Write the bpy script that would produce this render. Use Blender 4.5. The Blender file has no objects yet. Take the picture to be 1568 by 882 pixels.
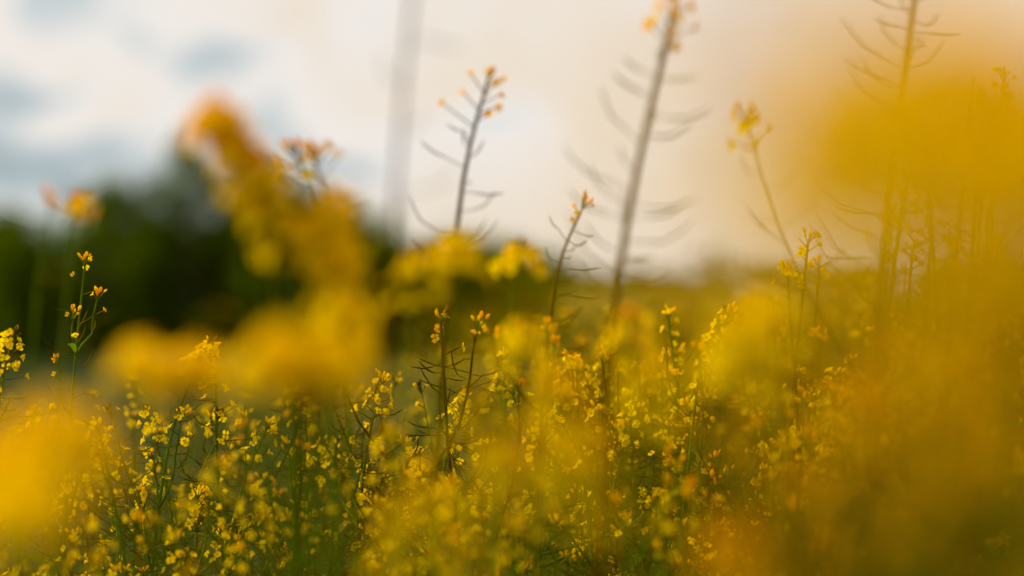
import bpy, math, random
from mathutils import Vector, Matrix
random.seed(7)
R=random.random
def U(a,b): return a+(b-a)*R()
sc=bpy.context.scene
sc.view_settings.view_transform='Standard'
sc.view_settings.look='None'
sc.view_settings.exposure=0

# ---------------------------------------------------------------- materials
def newmat(name):
    m=bpy.data.materials.new(name); m.use_nodes=True
    nt=m.node_tree; nt.nodes.clear()
    return m,nt,nt.nodes,nt.links
def leafy(name,c1,c2,c3,transl=0.4,scale=30,tcol=None,rough=0.5,gloss=0.06):
    m,nt,N,L=newmat(name)
    out=N.new('ShaderNodeOutputMaterial')
    geo=N.new('ShaderNodeNewGeometry'); oi=N.new('ShaderNodeObjectInfo')
    no=N.new('ShaderNodeTexNoise'); no.inputs['Scale'].default_value=scale; no.inputs['Detail'].default_value=2
    L.new(geo.outputs['Position'],no.inputs['Vector'])
    add=N.new('ShaderNodeMath'); add.operation='MULTIPLY_ADD'
    L.new(geo.outputs['Random Per Island'],add.inputs[0]); add.inputs[1].default_value=0.6
    L.new(no.outputs['Fac'],add.inputs[2])
    s2=N.new('ShaderNodeMath'); s2.operation='MULTIPLY_ADD'
    L.new(oi.outputs['Random'],s2.inputs[0]); s2.inputs[1].default_value=0.3; L.new(add.outputs[0],s2.inputs[2])
    r=N.new('ShaderNodeValToRGB'); r.color_ramp.elements[0].position=0.3; r.color_ramp.elements[1].position=1.0
    r.color_ramp.elements[0].color=(*c1,1); r.color_ramp.elements[1].color=(*c3,1)
    e=r.color_ramp.elements.new(0.65); e.color=(*c2,1)
    s3=N.new('ShaderNodeMath'); s3.operation='MULTIPLY'; L.new(s2.outputs[0],s3.inputs[0]); s3.inputs[1].default_value=0.72
    L.new(s3.outputs[0],r.inputs[0])
    d=N.new('ShaderNodeBsdfDiffuse'); L.new(r.outputs[0],d.inputs[0])
    t=N.new('ShaderNodeBsdfTranslucent')
    if tcol:
        mx=N.new('ShaderNodeMix'); mx.data_type='RGBA'; mx.inputs[0].default_value=0.6
        L.new(r.outputs[0],mx.inputs[6]); mx.inputs[7].default_value=(*tcol,1); L.new(mx.outputs[2],t.inputs[0])
    else: L.new(r.outputs[0],t.inputs[0])
    ms=N.new('ShaderNodeMixShader'); ms.inputs[0].default_value=transl
    L.new(d.outputs[0],ms.inputs[1]); L.new(t.outputs[0],ms.inputs[2])
    if gloss>0:
        g=N.new('ShaderNodeBsdfGlossy'); g.inputs['Roughness'].default_value=rough
        g.inputs[0].default_value=(1,0.85,0.3,1)
        m2=N.new('ShaderNodeMixShader'); m2.inputs[0].default_value=gloss
        L.new(ms.outputs[0],m2.inputs[1]); L.new(g.outputs[0],m2.inputs[2]); L.new(m2.outputs[0],out.inputs[0])
    else: L.new(ms.outputs[0],out.inputs[0])
    return m
M_petal=leafy('petal_yellow',(0.97,0.57,0.0),(0.99,0.66,0.0),(0.99,0.73,0.001),0.5,60,(0.99,0.66,0.0),0.5,0)
M_amber=leafy('petal_amber',(0.86,0.38,0.0),(0.94,0.46,0.0),(0.97,0.54,0.001),0.5,60,(0.97,0.49,0.0),0.5,0)
M_stem=leafy('stem_green',(0.035,0.075,0.001),(0.075,0.13,0.002),(0.15,0.20,0.003),0.1,25,None,0.45,0.008)
M_brown=leafy('stem_brown',(0.045,0.020,0.0),(0.09,0.044,0.001),(0.16,0.085,0.001),0.1,25,None,0.45,0.0)
M_pod=leafy('pod_olive',(0.06,0.060,0.001),(0.13,0.10,0.001),(0.25,0.17,0.002),0.3,25,None,0.45,0.0)
M_leaf=leafy('leaf_green',(0.035,0.08,0.001),(0.065,0.13,0.001),(0.11,0.18,0.002),0.45,20,(0.18,0.27,0.001),0.4,0.0)
MATS=[M_petal,M_stem,M_pod,M_leaf,M_amber,M_brown]
PET,STEM,POD,LEAF,AMB,BRN=range(6)

# ---------------------------------------------------------------- mesh builder
class MB:
    def __init__(s): s.v=[]; s.f=[]; s.m=[]
    def tube(s,pts,rads,sides,mat):
        base=len(s.v); n=len(pts)
        up=Vector((0.3,0.9,0.2)).normalized()
        for i,p in enumerate(pts):
            a=pts[max(i-1,0)]; b=pts[min(i+1,n-1)]
            t=(b-a)
            if t.length<1e-9: t=Vector((0,0,1))
            t.normalize()
            x=t.cross(up)
            if x.length<0.05: x=t.cross(Vector((1,0,0)))
            x.normalize(); y=t.cross(x)
            for k in range(sides):
                an=2*math.pi*k/sides
                s.v.append(p+(x*math.cos(an)+y*math.sin(an))*rads[i])
        for i in range(n-1):
            for k in range(sides):
                k2=(k+1)%sides
                s.f.append((base+i*sides+k,base+i*sides+k2,base+(i+1)*sides+k2,base+(i+1)*sides+k)); s.m.append(mat)
    def face(s,pts,mat):
        b=len(s.v); s.v.extend(pts); s.f.append(tuple(range(b,b+len(pts)))); s.m.append(mat)
    def strip(s,rows,mat):
        b=len(s.v)
        for r in rows: s.v.extend(r)
        w=len(rows[0])
        for i in range(len(rows)-1):
            for k in range(w-1):
                s.f.append((b+i*w+k,b+i*w+k+1,b+(i+1)*w+k+1,b+(i+1)*w+k)); s.m.append(mat)
    def obj(s,name,mats=None,link=True):
        me=bpy.data.meshes.new(name)
        me.from_pydata([tuple(p) for p in s.v],[],s.f)
        for m in (mats or MATS): me.materials.append(m)
        me.polygons.foreach_set('material_index',s.m)
        me.polygons.foreach_set('use_smooth',[True]*len(s.f))
        me.update()
        o=bpy.data.objects.new(name,me)
        if link: sc.collection.objects.link(o)
        return o

def frame(d):
    d=d.normalized(); a=Vector((0,0,1)) if abs(d.z)<0.9 else Vector((1,0,0))
    x=d.cross(a).normalized(); return x,d.cross(x)
def flower(mb,c,ax,size,mat=PET):
    ax=ax.normalized(); x,y=frame(ax); ph=U(0,6.28)
    op=U(0.55,1.25)
    for k in range(4):
        an=ph+k*math.pi/2+U(-.15,.15)
        r=x*math.cos(an)+y*math.sin(an); t=ax.cross(r)
        o2=op+U(-.2,.25); L=size*0.5*U(.85,1.1)
        d1=(r*math.sin(o2*0.6)+ax*math.cos(o2*0.6)); d2=(r*math.sin(o2*1.3)+ax*math.cos(o2*1.3))
        p1=c+d1*L*0.45; p2=p1+d2*L*0.45; p3=p2+(d2-ax*0.15)*L*0.22
        w=L*0.55
        mb.strip([[c-t*w*.12,c,c+t*w*.12],
                  [p1-t*w*.55+ax*w*.1,p1,p1+t*w*.55+ax*w*.1],
                  [p2-t*w*.8+ax*w*.12,p2,p2+t*w*.8+ax*w*.12],
                  [p3-t*w*.45,p3+ax*w*.05,p3+t*w*.45]],mat)
    mb.tube([c,c+ax*size*.35],[size*.05,size*.03],3,POD)
def bud(mb,c,ax,L,mat):
    ax=ax.normalized()
    mb.tube([c,c+ax*L*.35,c+ax*L*.75,c+ax*L],[L*.08,L*.26,L*.2,L*.03],5,mat)
def pod(mb,c,rd,ax,L,pr=0.0011,mat=POD):
    pd=(rd*1.0+ax*U(-.2,.6)).normalized(); pl=U(.010,.024)
    p1=c+pd*pl
    up=U(-.15,1.0); w=Vector((U(-.35,.35),U(-.35,.35),U(-.2,.15)))
    d1=(rd+ax*up*.6+w).normalized(); d2=(rd*.9+ax*(up*1.2+.1)+w).normalized()
    p2=p1+d1*L*.45; p3=p2+d2*L*.35; p4=p3+(d2+ax*U(0,.4)).normalized()*L*.25
    mb.tube([c,p1],[.0006,.0006],3,mat)
    mb.tube([p1,p2,p3,p4],[pr*.7,pr,pr*.85,.0003],4,mat)
def along(pts,t):
    seg=[(pts[i+1]-pts[i]).length for i in range(len(pts)-1)]; tot=sum(seg); d=t*tot
    for i,l in enumerate(seg):
        if d<=l or i==len(seg)-1:
            return pts[i].lerp(pts[i+1],min(1,d/max(l,1e-9))),(pts[i+1]-pts[i]).normalized()
        d-=l
def total(pts): return sum((pts[i+1]-pts[i]).length for i in range(len(pts)-1))
def raceme(mb,pts,nfl,npod,fsize=.014,flen=.05,podlen=.05,podspan=.25,amber=0.0,nbud=6,pr=.0010,spread=.02,podmat=POD):
    T=total(pts); ga=U(0,6.28)
    tip,ad=along(pts,1.0)
    for i in range(nbud):
        a=U(0,6.28); x,y=frame(ad); rd=(x*math.cos(a)+y*math.sin(a))
        d=(ad+rd*U(.1,1.1)).normalized(); q=tip+d*U(.004,.014)
        mb.tube([tip-ad*.004,q],[.0007,.0007],3,STEM)
        bud(mb,q,d,U(.005,.009),PET if R()>amber+.3 else (AMB if amber>0 else POD))
    for i in range(nfl):
        f=i/max(1,nfl); s=max(0.0,1-(flen*f+.002)/T)
        c,ax=along(pts,s); x,y=frame(ax); ga+=2.4+U(-.3,.3)
        rd=x*math.cos(ga)+y*math.sin(ga)
        pl=spread*(.55+.6*f)*U(.7,1.2)
        q=c+(rd+ax*(1.0-.7*f)).normalized()*pl
        mb.tube([c,q],[.0009,.0007],3,podmat)
        flower(mb,q,(rd+ax*U(.2,1.0)+Vector((U(-.3,.3),U(-.3,.3),U(-.4,.3)))),fsize*U(.8,1.2),AMB if R()<amber else PET)
    for i in range(npod):
        f=(i+R())/max(1,npod); s=1-(flen*.8+podspan*f)/T
        if s<0.02: continue
        c,ax=along(pts,s); x,y=frame(ax); ga+=2.4+U(-1.1,1.1)
        rd=x*math.cos(ga)+y*math.sin(ga)
        if R()<.12: continue
        pod(mb,c,rd,ax,podlen*(.5+.6*f)*U(.5,1.3),pr*U(.75,1.1),podmat)
def curve(a,b,bow,n=7,wob=.006):
    pts=[]
    for i in range(n):
        t=i/(n-1); p=a.lerp(b,t)+bow*(4*t*(1-t))
        if 0<i<n-1: p+=Vector((U(-wob,wob),U(-wob,wob),0))
        pts.append(p)
    return pts
def leaf(mb,c,d,L,W):
    d=d.normalized(); t=d.cross(Vector((0,0,1)))
    if t.length<.1: t=Vector((1,0,0))
    t.normalize(); n=t.cross(d)
    rows=[]
    for i,(f,w) in enumerate([(0,.15),(.25,.8),(.55,1),(.8,.6),(1,.05)]):
        p=c+d*L*f-Vector((0,0,1))*L*.35*f*f
        rows.append([p-t*W*w*.5+n*W*.12,p,p+t*W*w*.5+n*W*.12])
    mb.strip(rows,LEAF)
def plant(mb,base,path,nbr=7,nfl=12,npod=14,brlen=.3,fs=.014,stem=STEM,r0=.005,r1=.0015,amber=0.,brz=(.45,.88),leaves=4,brtop=None,fprob=1.0,topr=None,podmat=POD,brr=.0020):
    n=len(path)
    if topr is None: topr=dict(nfl=nfl,npod=npod)
    rads=[r0+(r1-r0)*(i/(n-1)) for i in range(n)]
    mb.tube(path,rads,6,stem)
    raceme(mb,path,fsize=fs,amber=amber,podmat=podmat,**{**dict(podspan=.28),**topr})
    ga=U(0,6.28)
    for i in range(nbr):
        s=U(*brz); c,ax=along(path,s); ga+=2.4+U(-.4,.4)
        rd=Vector((math.cos(ga),math.sin(ga),0)); L=brlen*U(.6,1.15)*(1.25-.6*s)
        end=c+rd*L*U(.3,.6)+Vector((0,0,1))*L*U(.7,1.0)
        if brtop is not None and end.z>brtop: end.z=brtop-U(0,.08)
        br=curve(c,end,rd*L*.1,6,.004)
        mb.tube(br,[brr-brr*.6*k/5 for k in range(6)],4,stem)
        fl=int(nfl*U(.5,1.1)) if R()<fprob else int(U(0,4))
        raceme(mb,br,fl,int(npod*U(.6,1.1)),fsize=fs*U(.85,1.05),flen=.04,podspan=min(.2,L*.7),amber=amber,nbud=5,podmat=podmat)
        if R()<.3: leaf(mb,c,rd+Vector((0,0,.6)),U(.04,.08),U(.005,.012))
    for i in range(leaves):
        s=U(.25,.75); c,ax=along(path,s); a=U(0,6.28)
        leaf(mb,c,Vector((math.cos(a),math.sin(a),.7)),U(.07,.14),U(.008,.02))

# ---------------------------------------------------------------- field of rapeseed: variants, linked copies
field=bpy.data.objects.new('rapeseed_field',None); sc.collection.objects.link(field)
variants=[]
for k in range(18):
    mb=MB(); H=1.15*U(.95,1.03)
    shade_brown=k>=12  # brown, few-flowered variants; the brown also stands in for shade at the right
    lean=Vector((U(-.1,.1),U(-.1,.1),0))
    path=curve(Vector((0,0,0)),Vector((lean.x,lean.y,H)),Vector((U(-.03,.03),U(-.03,.03),0)),9,.007)
    if shade_brown: plant(mb,None,path,nbr=random.randint(8,11),nfl=5,npod=26,brlen=.45,fs=.0115,r0=.0045,brtop=H,fprob=.25,leaves=2,stem=BRN,amber=.5,podmat=BRN if k%2 else POD,topr=dict(nfl=4,npod=26,podlen=.055))
    elif k%3==2: plant(mb,None,path,nbr=random.randint(6,9),nfl=5,npod=22,brlen=.42,fs=.0115,r0=.0046,brtop=H-.02,fprob=.3,leaves=5,topr=dict(nfl=5,npod=20))
    else: plant(mb,None,path,nbr=random.randint(6,9),nfl=[12,8,7,10][k%4],npod=16,brlen=.42,fs=.0122,r0=.0042,brtop=H-.02,fprob=[.9,.7,.5,.4][k%4],leaves=3)
    o=mb.obj('field_plant_variant',link=False); variants.append(o.data)
def add_field(x,y,s,k,z=0):
    o=bpy.data.objects.new('field_plant',variants[k])
    o.location=(x,y,z); o.rotation_euler=(U(-.08,.08),U(-.08,.08),U(0,6.28)); o.scale=(U(.9,1.15)*s,U(.9,1.15)*s,s)
    sc.collection.objects.link(o); o.parent=field
def smooth(t): t=max(0,min(1,t)); return t*t*(3-2*t)
def terr(x,y):
    right=smooth((x+1.0)/5.0)
    a=1.05*smooth((y-22)/35); b=1.15*smooth((y-60)/70)
    return a*right+b*(1-right)
def scatter(y0,y1,dens,marg,lkeep=1.0,lift=0):
    w=lambda y:.2118*y*1.12+marg
    n=int(dens*(y1-y0)*(w(y0)+w(y1)))
    for i in range(n):
        while True:
            y=U(y0,y1); x=U(-w(y1),w(y1))
            if abs(x)<w(y): break
        side=smooth((x/(y*.21)+1.0)/1.8)
        if R()>lkeep+(1-lkeep)*side: continue
        top=(1.13+.10*side)+U(-.15,.05)+lift*side
        if y>4.2: top-=.14*(1-side)*min(1,(y-4.2)/2.5)
        k=random.randrange(12)
        if R()<smooth((x/(y*.21)+.1)/.9)*.9+.05: k=random.randrange(12,18)
        add_field(x,y,top/1.15,k,z=terr(x,y))
scatter(2.1,3.6,38,.2)
scatter(3.6,5.5,16,.3,.45)
scatter(5.5,11,8,.4,.05,.06)
scatter(11,24,2.6,.6,.0,.14)
scatter(24,45,.5,1,.0,.15)

# ---------------------------------------------------------------- individual rapeseed plants
def hero(pts,**kw):
    pts=[Vector(p) for p in pts]
    P=[pts[0]]+pts+[pts[-1]]; out=[]
    for i in range(1,len(P)-2):
        for k in range(5):
            t=k/5; a,b,c,d=P[i-1],P[i],P[i+1],P[i+2]
            out.append(0.5*((2*b)+(-a+c)*t+(2*a-5*b+4*c-d)*t*t+(-a+3*b-3*c+d)*t**3))
    out.append(pts[-1])
    mb=MB(); plant(mb,None,out,**kw); return mb.obj('rapeseed_plant')

# tall seed-pod stalks standing above the crop
hero([(-.14,1.7,0),(-.11,1.7,.8),(-.084,1.7,1.337),(-.064,1.7,1.56)],nbr=1,brz=(.35,.6),r0=.0035,r1=.0013,stem=BRN,topr=dict(nfl=6,npod=14,podlen=.05,podspan=.3,pr=.0008))
hero([(-.12,2.5,0),(-.09,2.5,.9),(-.058,2.5,1.355),(-.025,2.5,1.515)],nbr=2,brz=(.35,.65),r0=.005,r1=.0015,stem=BRN,amber=.9,topr=dict(nfl=9,npod=22,flen=.055,podlen=.05,podspan=.26,spread=.034,pr=.0010),fs=.013,podmat=BRN)
hero([(.04,2.22,0),(.07,2.22,.8),(.094,2.22,1.278),(.148,2.22,1.555)],nbr=2,brz=(.35,.65),r0=.006,r1=.0024,stem=BRN,topr=dict(nfl=10,npod=46,podlen=.065,podspan=.38,flen=.04,pr=.0012,spread=.03),amber=.6)
def tallpod(x,y,z,lean,n=34,L=.065,nb=5,span=.42,r1=.0016,**kw):
    return hero([(x-lean*2.2,y,0),(x-lean*1.7,y,z*.55),(x-lean,y,z-.3),(x,y,z)],nbr=nb,brz=(.45,.78),r0=.006,r1=r1,stem=BRN,topr=dict(nfl=5,npod=n,podlen=L,podspan=span,flen=.03,pr=.0010),fprob=.3,brlen=.32,npod=18,amber=.6,**kw)
tallpod(.404,2.4,1.62,.038,64,.085,r1=.0026,podmat=BRN)
tallpod(.345,2.2,1.36,.02,30,.06)
tallpod(.475,2.5,1.50,.03,44,.07,r1=.0018,podmat=BRN)
tallpod(.535,2.7,1.49,.03,36,.06,podmat=BRN)
tallpod(.56,2.75,1.54,.03,32,.06,podmat=BRN)
tallpod(.44,2.7,1.42,.04,28,.05,podmat=BRN)
tallpod(.50,2.9,1.41,-.02,28,.05,podmat=BRN)
tallpod(.58,3.0,1.47,.02,28,.05,podmat=BRN)
tallpod(.38,3.1,1.36,.03,24,.045,span=.3)
tallpod(.33,2.9,1.32,-.02,24,.045,span=.3)
tallpod(.45,2.6,1.36,.02,24,.05,podmat=BRN)
tallpod(.50,2.5,1.34,-.02,24,.05,podmat=BRN)
tallpod(.62,3.1,1.44,.02,28,.05,podmat=BRN)
tallpod(.40,2.2,1.33,.02,24,.05,podmat=BRN)
tallpod(.53,3.2,1.35,.02,24,.05,podmat=BRN)
tallpod(.42,3.3,1.33,.02,24,.05,podmat=BRN)
tallpod(.47,2.1,1.30,.02,24,.05,podmat=BRN)
tallpod(.54,2.4,1.33,.02,24,.05,podmat=BRN)
hero([(.0,2.7,0),(.02,2.7,.8),(.041,2.7,1.257),(.079,2.7,1.39)],nbr=3,brz=(.75,.9),brlen=.14,r0=.004,r1=.0010,stem=BRN,npod=8,nfl=3,topr=dict(nfl=4,npod=24,podlen=.045,podspan=.2,flen=.03,spread=.016),amber=.6,fs=.01)
# in-focus plants
hero([(-.57,3,0),(-.56,3,.8),(-.548,3,1.13),(-.530,3,1.33)],nbr=3,brz=(.84,.93),brlen=.12,r0=.004,r1=.0010,nfl=3,npod=3,topr=dict(nfl=4,npod=10,podlen=.045,podspan=.16,flen=.05,spread=.022,pr=.0008),fs=.009,amber=.4)
def focus(x,y,z,lean=.04,nf=16,nb=5,nfl=9):
    z-=.012
    hero([(x-lean*2,y,0),(x-lean*1.6,y,z*.65),(x-lean,y,z-.12),(x,y,z)],nbr=nb,brz=(.7,.9),brlen=.2,r0=.0042,r1=.001,nfl=nfl,fprob=.7,topr=dict(nfl=nf,npod=12,podspan=.16),brtop=z-.03)
focus(-.376,3,1.235,.05,24)
focus(-.60,2.9,1.25,.02,18)
focus(.277,3.1,1.275,.03,14)
focus(-.16,3,1.195,.025,16)
focus(-.30,2.95,1.14,.04,12)
focus(-.46,3.05,1.15,-.03,12)
focus(-.23,2.9,1.12,.02,12)
focus(-.06,3.0,1.17,.03,14)
focus(.06,3.0,1.19,-.03,14)
focus(.15,2.95,1.16,.03,14)
focus(-.52,2.9,1.08,.03,12)
focus(.40,3.0,1.20,.03,8)
# near flowering plants (out of focus); z is the top of the flower head
def near(x,y,z,nfl=30,fs=.017,flen=.04,spread=.024,amber=0.,lean=.02,npod=4,nbr=0,**kw):
    z-=spread*.9
    return hero([(x-lean*2.5,y,0),(x-lean*1.6,y,z*.6),(x-lean*.8,y,z-.12),(x,y,z)],nbr=nbr,r0=.003,r1=.001,amber=amber,fs=fs,
         topr=dict(nfl=nfl,npod=npod,flen=flen,spread=spread,podspan=.15,nbud=9),leaves=0,**kw)
near(-.205,1.65,1.432,nfl=34,amber=.3,flen=.02,lean=-.03,spread=.018)
near(-.190,1.65,1.415,nfl=34,amber=.2,flen=.025,lean=-.03,spread=.018)
near(-.178,1.65,1.400,nfl=24,amber=.1,flen=.025,lean=-.03,spread=.018)
near(-.168,1.65,1.375,nfl=16,amber=.0,lean=-.03,flen=.02,spread=.018)
near(-.156,1.65,1.355,nfl=12,amber=.0,lean=-.03,flen=.02,spread=.018)
near(-.122,1.65,1.370,nfl=34,flen=.05,spread=.018)
near(-.112,1.65,1.340,nfl=28,flen=.06,spread=.020)
near(-.110,1.6,1.30,nfl=20,flen=.04)
near(-.100,1.28,1.280,nfl=34,flen=.025,spread=.022)
near(-.120,1.28,1.287,nfl=32,flen=.03,spread=.022)
near(-.182,1.40,1.268,nfl=22,flen=.012,spread=.016)
near(-.215,1.40,1.270,nfl=22,flen=.012,spread=.016)
near(-.198,1.40,1.256,nfl=12,flen=.012,spread=.016)
near(-.205,1.1,1.255,nfl=40,flen=.03,spread=.024)
near(-.225,1.1,1.245,nfl=40,flen=.04,spread=.024)
near(-.200,1.0,1.232,nfl=30,flen=.02)
near(-.04,1.85,1.345,nfl=18,flen=.02,spread=.02)
near(-.065,1.75,1.335,nfl=10)
near(.008,2.2,1.345,nfl=18,flen=.02,spread=.018)
near(-.374,2.1,1.380,nfl=10,fs=.016,flen=.012,spread=.012,amber=.4)
near(-.40,2.1,1.380,nfl=2,fs=.010,flen=.01,spread=.01,amber=.8)
near(-.205,2.3,1.455,nfl=9,fs=.0125,amber=.6,flen=.03,lean=-.03,spread=.03)
near(-.188,2.3,1.45,nfl=8,fs=.0125,amber=.8,flen=.03,lean=-.03,spread=.03)
# very near, upper right
near(.090,.50,1.371,nfl=30,fs=.019,flen=.045,spread=.028,lean=.0)
near(.070,.52,1.358,nfl=30,fs=.019,flen=.035,spread=.022,lean=.0)
near(.112,.52,1.365,nfl=30,fs=.019,flen=.055,spread=.028,lean=.0)
near(.135,.52,1.355,nfl=24,fs=.019,flen=.055,spread=.028,lean=.0)
near(.080,.45,1.352,nfl=18,fs=.018,flen=.04,spread=.026,lean=.0)
near(.108,.45,1.350,nfl=16,fs=.018,flen=.04,spread=.026,lean=.0)
near(.045,.36,1.355,nfl=9,amber=.2,spread=.03,lean=.0)
near(.065,.38,1.32,nfl=5,amber=.5,spread=.03,lean=.0)
near(.120,.60,1.310,nfl=8,amber=.8,spread=.03,lean=.0,npod=16,podmat=BRN)
near(.105,.65,1.290,nfl=6,amber=.8,spread=.03,lean=.0,npod=16,podmat=BRN)
near(.145,.70,1.285,nfl=6,amber=.9,spread=.03,lean=.0,npod=20,podmat=BRN)
# near seed-bearing plants at the right
for (x,y,z) in [(.19,1.0,1.27),(.165,.95,1.24),(.215,1.1,1.28),(.14,1.0,1.22),(.23,1.25,1.26),(.18,1.2,1.24),(.2,.95,1.22),(.24,1.35,1.25)]:
    hero([(x-.03,y,0),(x-.02,y,z*.6),(x-.01,y,z-.12),(x,y,z)],nbr=5,brz=(.7,.92),brlen=.2,r0=.004,r1=.0012,stem=BRN,podmat=BRN,nfl=2,fprob=.2,npod=16,amber=.8,topr=dict(nfl=2,npod=26,podspan=.25),leaves=1,brtop=z)
# nearer plants low in the middle and right
for (x,y,z,n,a) in [(.03,1.1,1.24,8,.1),(.0,1.2,1.235,10,.1),
                    (.13,1.4,1.29,16,.1),(.155,1.45,1.30,16,.1),(.09,1.5,1.26,10,.2),(.25,1.5,1.27,6,.6),(.03,1.6,1.25,10,.2),(-.05,1.3,1.20,8,.1),
                    (.17,1.7,1.30,12,.3),(-.02,1.6,1.24,10,.0),(.01,1.9,1.28,14,.0),(.10,2.0,1.29,12,.2),(.1,1.1,1.20,5,.5),(-.03,1.6,1.14,8,0)]:
    near(x,y,z,nfl=n,amber=a,lean=U(-.02,.03),npod=10)

# ---------------------------------------------------------------- ground sheet
mb=MB()
xs=[-2500,-800,-300,-120,-60]+[i*2.5 for i in range(-16,17)]+[60,120,300,800,2500]
ys=[-300,-60,-10]+[i*2.5 for i in range(0,56)]+[160,220,350,600,1200,3000]
rows=[[Vector((x,y,terr(x,y)+(.04*math.sin(x*1.3)*math.cos(y*.9) if abs(x)<50 and 0<=y<140 else 0))) for x in xs] for y in ys]
mb.strip(rows,0)
m,nt,N,L=newmat('field_ground')
out=N.new('ShaderNodeOutputMaterial'); b=N.new('ShaderNodeBsdfPrincipled'); b.inputs['Roughness'].default_value=.95; b.inputs['Specular IOR Level'].default_value=.05
g=N.new('ShaderNodeNewGeometry'); n1=N.new('ShaderNodeTexNoise'); n1.inputs['Scale'].default_value=1.6; n1.inputs['Detail'].default_value=8
L.new(g.outputs['Position'],n1.inputs['Vector'])
r=N.new('ShaderNodeValToRGB'); r.color_ramp.elements[0].position=.35; r.color_ramp.elements[0].color=(.05,.055,.003,1)
r.color_ramp.elements[1].position=.65; r.color_ramp.elements[1].color=(.32,.22,.004,1)
L.new(n1.outputs['Fac'],r.inputs[0])
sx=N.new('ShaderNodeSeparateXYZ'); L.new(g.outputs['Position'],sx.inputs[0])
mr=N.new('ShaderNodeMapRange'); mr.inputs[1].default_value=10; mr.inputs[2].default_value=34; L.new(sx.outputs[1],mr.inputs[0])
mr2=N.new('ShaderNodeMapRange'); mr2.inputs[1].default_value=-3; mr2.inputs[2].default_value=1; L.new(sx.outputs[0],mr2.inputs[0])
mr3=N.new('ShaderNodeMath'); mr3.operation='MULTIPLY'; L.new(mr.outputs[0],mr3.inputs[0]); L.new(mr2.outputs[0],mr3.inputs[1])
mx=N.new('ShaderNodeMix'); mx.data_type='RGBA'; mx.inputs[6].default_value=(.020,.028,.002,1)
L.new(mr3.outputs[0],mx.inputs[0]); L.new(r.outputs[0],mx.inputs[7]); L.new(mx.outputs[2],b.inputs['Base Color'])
bp=N.new('ShaderNodeBump'); bp.inputs['Strength'].default_value=.6; L.new(n1.outputs['Fac'],bp.inputs['Height']); L.new(bp.outputs[0],b.inputs['Normal'])
L.new(b.outputs[0],out.inputs[0])
mb.obj('field_ground',[m])

# ---------------------------------------------------------------- trees
M_tleaf=leafy('tree_leaf',(.014,.030,.0),(.05,.085,.0),(.17,.22,.001),.4,1.1,(.18,.27,.0),.5,.0)
M_bark,nt,N,L=newmat('bark')
out=N.new('ShaderNodeOutputMaterial'); b=N.new('ShaderNodeBsdfPrincipled'); b.inputs['Roughness'].default_value=.9
n1=N.new('ShaderNodeTexNoise'); n1.inputs['Scale'].default_value=12; r=N.new('ShaderNodeValToRGB')
r.color_ramp.elements[0].color=(.03,.02,.012,1); r.color_ramp.elements[1].color=(.11,.08,.05,1)
L.new(n1.outputs['Fac'],r.inputs[0]); L.new(r.outputs[0],b.inputs['Base Color']); L.new(b.outputs[0],out.inputs[0])
def tree(x,y,H,W,name='broadleaf_tree',nl=5500,ls=.13):
    mb=MB(); z0=terr(x,y); base=Vector((x,y,z0-.05))
    top=base+Vector((U(-.1,.1),U(-.1,.1),H*.9))
    tr=curve(base,top,Vector((U(-.08,.08),0,0)),6,.04)
    mb.tube(tr,[H*.028*(1-.8*i/5) for i in range(6)],7,1)
    cl=[]
    nb=20
    for i in range(nb):
        s=.04+.92*i/nb; c,_=along(tr,s); a=i*2.4+U(-.4,.4)
        prof=math.sin(math.pi*min(.88,max(.35,(s*.6+.28))))**.6
        L_=W*.5*prof*U(.55,1.2)
        e=c+Vector((math.cos(a)*L_,math.sin(a)*L_,L_*U(.0,.5)))
        mb.tube([c,c.lerp(e,.5)+Vector((0,0,.05)),e],[H*.010,H*.006,H*.002],4,1)
        cl.append((e,W*U(.13,.22))); cl.append((c.lerp(e,.5),W*U(.14,.22)))
    for q in range(2): cl.append((top+Vector((U(-.25,.25),0,-H*U(-.03,.08))),W*.17))
    for i in range(nl):
        c,rr=random.choice(cl)
        d=Vector((random.gauss(0,1),random.gauss(0,1),random.gauss(0,1))).normalized()*rr*U(.35,1.1)
        p=c+Vector((d.x,d.y,d.z*1.25))
        n=(d.normalized()+Vector((U(-.8,.8),U(-.8,.8),U(-.3,.9)))).normalized(); a,b=frame(n); an=U(0,3.14)
        u=a*math.cos(an)+b*math.sin(an); v=n.cross(u); s=ls*U(.6,1.3)
        mb.face([p-u*s*.5,p-v*s*.3+n*s*.08,p+u*s*.5,p+v*s*.3+n*s*.08],0)
    return mb.obj(name,[M_tleaf,M_bark])
for (x,y,H,W) in [(-13,46,3.2,2.8),(-11.3,46,3.0,2.6),(-10.0,45,2.7,2.2),(-9.0,44,2.8,2.0),(-7.6,45,3.6,2.0),(-6.7,46,2.9,1.8),(-5.9,45,4.3,2.0),
                  (-5.0,46,3.8,2.2),(-4.2,45,3.4,2.2),(-3.3,46,3.1,2.0),(-2.45,45,2.5,1.8),(-1.5,46,2.3,1.9),(-.6,47,2.2,2.0),(.3,50,2.1,2.0)]:
    tree(x,y,H,W)
for (x,H) in [(-12,2.6),(-10.2,2.4),(-8.2,2.6),(-6.3,2.7),(-4.6,2.8),(-2.8,2.2),(-1.0,1.9)]:
    tree(x,49,H,2.8,nl=4000,ls=.16)
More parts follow.
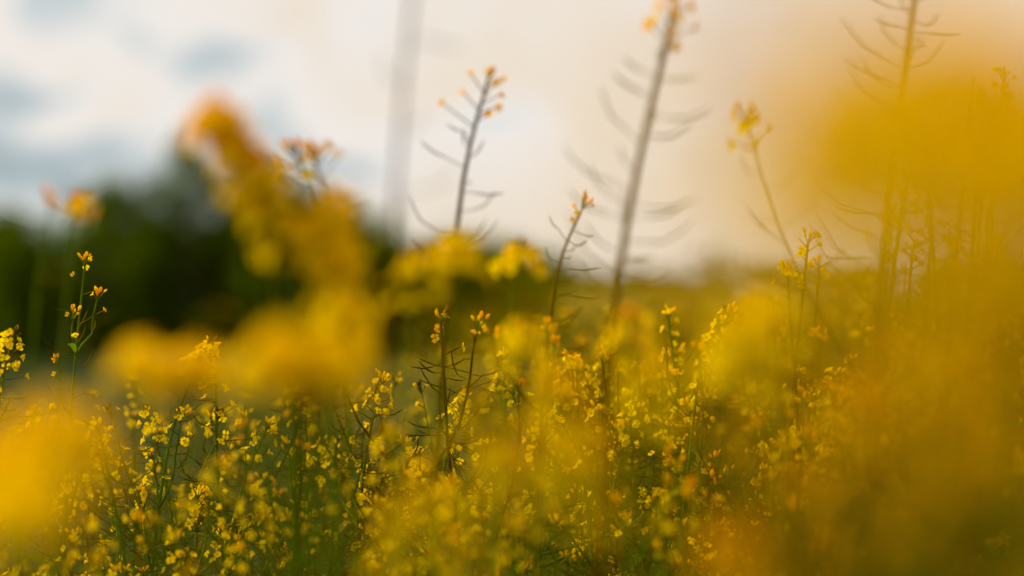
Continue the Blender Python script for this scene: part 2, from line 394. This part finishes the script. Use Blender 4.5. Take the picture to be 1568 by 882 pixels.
# distant tree line on the right
mb=MB()
for i in range(90):
    x=-60+i*2.6+U(-1,1); y=210+U(-10,25); z0=terr(x,y)-.3
    h=U(2.4,3.8)*(1.25 if x>20 else .7); w=U(3.5,6)
    mb.tube([Vector((x,y,z0)),Vector((x,y,z0+h*.6))],[.2,.08],5,1)
    for j in range(160):
        d=Vector((random.gauss(0,1),random.gauss(0,1),random.gauss(0,1))).normalized()*U(.5,1.05)
        p=Vector((x+d.x*w*.55,y+d.y*w*.5,z0+h*.55+d.z*h*.45)); a,b=frame(Vector((U(-1,1),U(-1,1),U(-1,1)+.01)))
        s=U(.3,.7); mb.face([p-a*s,p-b*s*.6,p+a*s,p+b*s*.6],0)
M_far=leafy('far_leaf',(.07,.07,.005),(.15,.13,.006),(.28,.21,.008),.35,.3,None,.5,.0)
mb.obj('distant_tree_line',[M_far,M_bark])

# ---------------------------------------------------------------- sky + sun
AZ=-78; EL=42
w=bpy.data.worlds.new('World'); sc.world=w; w.use_nodes=True; nt=w.node_tree; N=nt.nodes; L=nt.links; N.clear()
out=N.new('ShaderNodeOutputWorld')
sky=N.new('ShaderNodeTexSky'); sky.sky_type='NISHITA'; sky.sun_disc=False; sky.sun_elevation=math.radians(EL); sky.sun_rotation=math.radians(AZ%360)
sky.dust_density=3
bgs=N.new('ShaderNodeBackground'); bgs.inputs[1].default_value=.13; L.new(sky.outputs[0],bgs.inputs[0])
tc=N.new('ShaderNodeTexCoord'); mp=N.new('ShaderNodeMapping'); mp.inputs['Scale'].default_value=(1,1,1.5); mp.inputs['Location'].default_value=(.36,0,.12)
L.new(tc.outputs['Generated'],mp.inputs[0])
n1=N.new('ShaderNodeTexNoise'); n1.inputs['Scale'].default_value=17; n1.inputs['Detail'].default_value=5; n1.inputs['Roughness'].default_value=.5
n1.inputs['Distortion'].default_value=.5
L.new(mp.outputs[0],n1.inputs['Vector'])
sx=N.new('ShaderNodeSeparateXYZ'); L.new(tc.outputs['Generated'],sx.inputs[0])
rx=N.new('ShaderNodeMapRange'); rx.inputs[1].default_value=-.12; rx.inputs[2].default_value=.04; L.new(sx.outputs[0],rx.inputs[0])
ad=N.new('ShaderNodeMath'); ad.operation='MULTIPLY_ADD'; L.new(rx.outputs[0],ad.inputs[0]); ad.inputs[1].default_value=.32; L.new(n1.outputs['Fac'],ad.inputs[2])
r=N.new('ShaderNodeValToRGB'); L.new(ad.outputs[0],r.inputs[0])
r.color_ramp.elements[0].position=.38; r.color_ramp.elements[0].color=(.40,.48,.51,1)
r.color_ramp.elements[1].position=.80; r.color_ramp.elements[1].color=(.87,.76,.63,1)
e=r.color_ramp.elements.new(.48); e.color=(.62,.67,.68,1)
e=r.color_ramp.elements.new(.56); e.color=(.90,.85,.80,1)
rc=N.new('ShaderNodeMapRange'); rc.inputs[1].default_value=.25; rc.inputs[2].default_value=.5; rc.inputs[3].default_value=1; rc.inputs[4].default_value=2.0
L.new(sx.outputs[2],rc.inputs[0])
bgc=N.new('ShaderNodeBackground'); L.new(rc.outputs[0],bgc.inputs[1]); L.new(r.outputs[0],bgc.inputs[0])
rz=N.new('ShaderNodeMapRange'); rz.inputs[1].default_value=.2; rz.inputs[2].default_value=.42; rz.inputs[3].default_value=.96; rz.inputs[4].default_value=.5
L.new(sx.outputs[2],rz.inputs[0])
ms=N.new('ShaderNodeMixShader'); L.new(rz.outputs[0],ms.inputs[0]); L.new(bgs.outputs[0],ms.inputs[1]); L.new(bgc.outputs[0],ms.inputs[2])
L.new(ms.outputs[0],out.inputs[0])
sl=bpy.data.lights.new('sun','SUN'); sl.energy=5; sl.angle=math.radians(.5); sl.color=(1,.89,.62)
so=bpy.data.objects.new('sun',sl); sc.collection.objects.link(so)
d=Vector((math.sin(math.radians(AZ))*math.cos(math.radians(EL)),math.cos(math.radians(AZ))*math.cos(math.radians(EL)),math.sin(math.radians(EL))))
so.rotation_euler=d.to_track_quat('Z','Y').to_euler()

# ---------------------------------------------------------------- camera
c=bpy.data.cameras.new('camera'); co=bpy.data.objects.new('camera',c); sc.collection.objects.link(co); sc.camera=co
co.location=(0,0,1.30); co.rotation_euler=(math.radians(90),0,0)
c.lens=85; c.sensor_width=36; c.clip_start=.02; c.clip_end=6000
c.dof.use_dof=True; c.dof.focus_distance=3.0; c.dof.aperture_fstop=1.8
